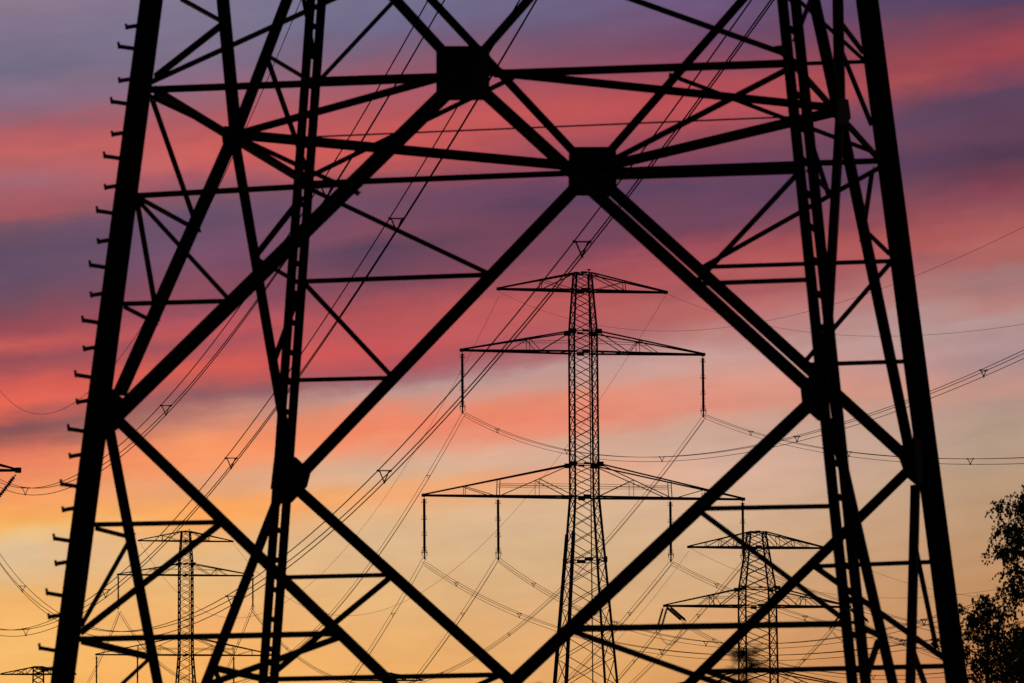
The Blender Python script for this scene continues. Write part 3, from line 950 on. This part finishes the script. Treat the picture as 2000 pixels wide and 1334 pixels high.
def bundle(key, p0, p1, sag, spacers):
    lab, grp = LABELS[key]
    t = thing('conductor_bundle', lab, 'power line', p0, 0, grp)
    near = key.startswith('near')
    r = 0.018 if near else 0.024
    d = Vector(p1) - Vector(p0)
    side = Vector((d.y, -d.x, 0)).normalized()
    offs = [side * -.2, side * .2, Vector((0, 0, -.36))]
    pts = span_pts(p0, p1, sag)
    rad = None
    if not near:
        ya = p0[1]
        rad = [max(.020, .025 * min(1.5, (ya + q.y) / 560)) for q in pts]
    for o in offs:
        mb = MB()
        mb.tube([q + o for q in pts], r, 5, rad)
        mb.build('conductor', M_WIRE, t)
    for u in spacers:
        q = d * u
        q.z -= 4 * sag * u * (1 - u)
        w = 0.034 if near else 0.045
        mb = MB()
        A, B, C = (q + o for o in offs)
        mb.bar(A, B, w); mb.bar(A.lerp(B, .12), C, w); mb.bar(B.lerp(A, .12), C, w)
        for c in (A, B, C):
            mb.box(c, (w * 1.9, w * 2.6, w * 1.9))
        mb.build('spacer', M_FAR, t)
for s in SPANS:
    bundle(*s)
for key, p0, p1, sag, _ in EARTH_WIRES:
    lab, grp = LABELS[key]
    mb = MB()
    pts = span_pts(p0, p1, sag)
    mb.tube(pts, 0.017, 5, [max(.012, .016 * min(1.6, (p0[1] + q.y) / 560)) for q in pts])
    o = mb.build('earth_wire', M_WIRE)
    o.location = p0
    tag(o, lab, 'power line', grp)
    o2 = None

# ------------------------------------------------------------------ birch trees
def birch(label, x, y, height, crown_r, crown_z0, seed, strands, leaf=0.068, lean=0.0, peak=.7, low=.3):
    t = thing('birch_tree', label, 'tree', (x, y, 0), 0, 'birches at the right edge')
    rnd = random.Random(seed)
    tr = MB()
    n = 14
    path = []
    for k in range(n + 1):
        u = k / n
        path.append(Vector((lean * u * u + .10 * math.sin(3 * u + seed), .10 * math.cos(4 * u + seed), height * .97 * u)))
    tr.tube(path, .1, 9, [.17 * (height / 12) * (1 - u / n) ** .8 + .012 for u in range(n + 1)])
    tr.build('trunk', M_BARK, t)
    def trunk_at(z):
        u = min(.999, z / (height * .97)) * n
        k = int(u)
        return path[k].lerp(path[k + 1], u - k)
    br = MB()
    lv, lf = [], []
    def add_leaf(p, s):
        a = Vector((rnd.gauss(0, 1), rnd.gauss(0, 1), rnd.gauss(0, .6)))
        a.normalize()
        b = Vector((rnd.gauss(0, .5), rnd.gauss(0, .5), -1)).normalized()
        a = (a - b * a.dot(b)).normalized()
        i = len(lv)
        for c in (p, p + b * s * .45 + a * s * .42, p + b * s * 1.15, p + b * s * .45 - a * s * .42):
            lv.append(tuple(c))
        lf.append((i, i + 1, i + 2, i + 3))
    limbs = []
    nl = int(height * 6.5)
    for k in range(nl):
        f = (k + rnd.random()) / nl
        z = crown_z0 + (height * .96 - crown_z0) * f
        g = (f / peak) ** .9 if f < peak else math.sqrt(max(0, 1 - ((f - peak) / (1.001 - peak)) ** 2))
        reach = crown_r * max(low if f < peak else .1, g) * rnd.uniform(.5, 1.1)
        th = rnd.random() * 2 * math.pi
        p = trunk_at(z)
        rise = rnd.uniform(.35, .95) * reach
        pts = []
        for j in range(7):
            u = j / 6
            pts.append(p + Vector((math.cos(th) * reach * u + rnd.gauss(0, .03), math.sin(th) * reach * u + rnd.gauss(0, .03),
                                   rise * (u ** .8) - .25 * reach * u ** 3)))
        br.tube(pts, .02, 5, [.034 * (1 - .8 * j / 6) * (1 - .5 * f) + .004 for j in range(7)])
        limbs.append((pts, reach))
    for s in range(strands):
        pts, reach = rnd.choice(limbs)
        u = rnd.uniform(.12, 1.0) ** .7 * 5.999
        j = int(u)
        p = pts[j].lerp(pts[j + 1], u - j) + Vector((rnd.gauss(0, .1), rnd.gauss(0, .1), rnd.gauss(0, .06)))
        L = rnd.uniform(.12, .6) * (1.0 if rnd.random() < .8 else 1.6)
        d = Vector((rnd.gauss(0, .35), rnd.gauss(0, .35), rnd.uniform(-.2, .6)))
        m = max(3, int(L / .045))
        q = p.copy()
        tw = [q.copy()]
        for k in range(m):
            d.z -= .16
            d.x += rnd.gauss(0, .05); d.y += rnd.gauss(0, .05)
            q = q + d.normalized() * (L / m)
            tw.append(q.copy())
            for _ in range(2 if rnd.random() < .6 else 1):
                add_leaf(q + Vector((rnd.gauss(0, .022), rnd.gauss(0, .022), rnd.gauss(0, .02))), leaf * rnd.uniform(.7, 1.25))
        if s % 2 == 0:
            br.tube(tw[::2] if len(tw) > 4 else tw, .004, 3)
    br.build('branches', M_BARK, t)
    me = bpy.data.meshes.new('crown')
    me.from_pydata(lv, [], lf)
    me.materials.append(M_LEAF)
    o = link('crown', me, t)
    o['kind'] = 'stuff'
    return t
birch('tall birch with drooping leafy twigs cut off by the right edge', 12.2, 120.0, 13.4, 1.6, 3.2, 5, 1900, peak=.76, low=.5)
birch('lower bushy birch standing close beside the right leg of the near pylon', 11.22, 124.0, 10.85, 1.2, 2.6, 11, 1100, peak=.74, low=.55)
birch('birch behind the gap between the two front birches', 12.55, 131.0, 10.6, 1.35, 2.2, 23, 950, peak=.7, low=.5)

# ------------------------------------------------------------------ weeds close to the camera
def weed(label, x, y, h, n, seed, spread):
    t = thing('tall_weed', label, 'plant', (x, y, 0), 0, 'weeds near the camera')
    rnd = random.Random(seed)
    for k in range(n):
        mb = MB()
        a = rnd.random() * 6.28
        top = Vector((spread * math.cos(a) * rnd.uniform(.2, 1), spread * math.sin(a) * rnd.uniform(.2, 1), h * rnd.uniform(.93, 1.0)))
        pts = [Vector((top.x * (u / 8) ** 2, top.y * (u / 8) ** 2, top.z * u / 8)) for u in range(9)]
        mb.tube(pts, .01, 5, [.012 * (1 - .75 * u / 8) for u in range(9)])
        mb.build('stem', M_WEED, t)
        lm = MB()
        for q in range(60):
            z = h * (1 - .38 * rnd.random() ** 1.5)
            u = min(7.99, z / top.z * 8)
            j = int(u)
            p = pts[j].lerp(pts[j + 1], u - j)
            th = rnd.random() * 6.28
            d = Vector((math.cos(th), math.sin(th), rnd.uniform(.1, .9))).normalized()
            w = d.cross(Vector((0, 0, 1))).normalized()
            L = rnd.uniform(.05, .12)
            i = len(lm.v)
            lm.v += [tuple(p), tuple(p + d * L * .5 + w * L * .2), tuple(p + d * L - Vector((0, 0, .02))), tuple(p + d * L * .5 - w * L * .2)]
            lm.f.append((i, i + 1, i + 2, i + 3))
        lm.build('leaves', M_WEED, t)['kind'] = 'stuff'
weed('blurred leafy weed rising in front of the right pylon at the bottom', 0.87, 20.0, 2.93, 4, 4, .09)
weed('blurred weed tip barely showing at the bottom edge right of centre', 0.10, 20.0, 2.80, 2, 9, .03)
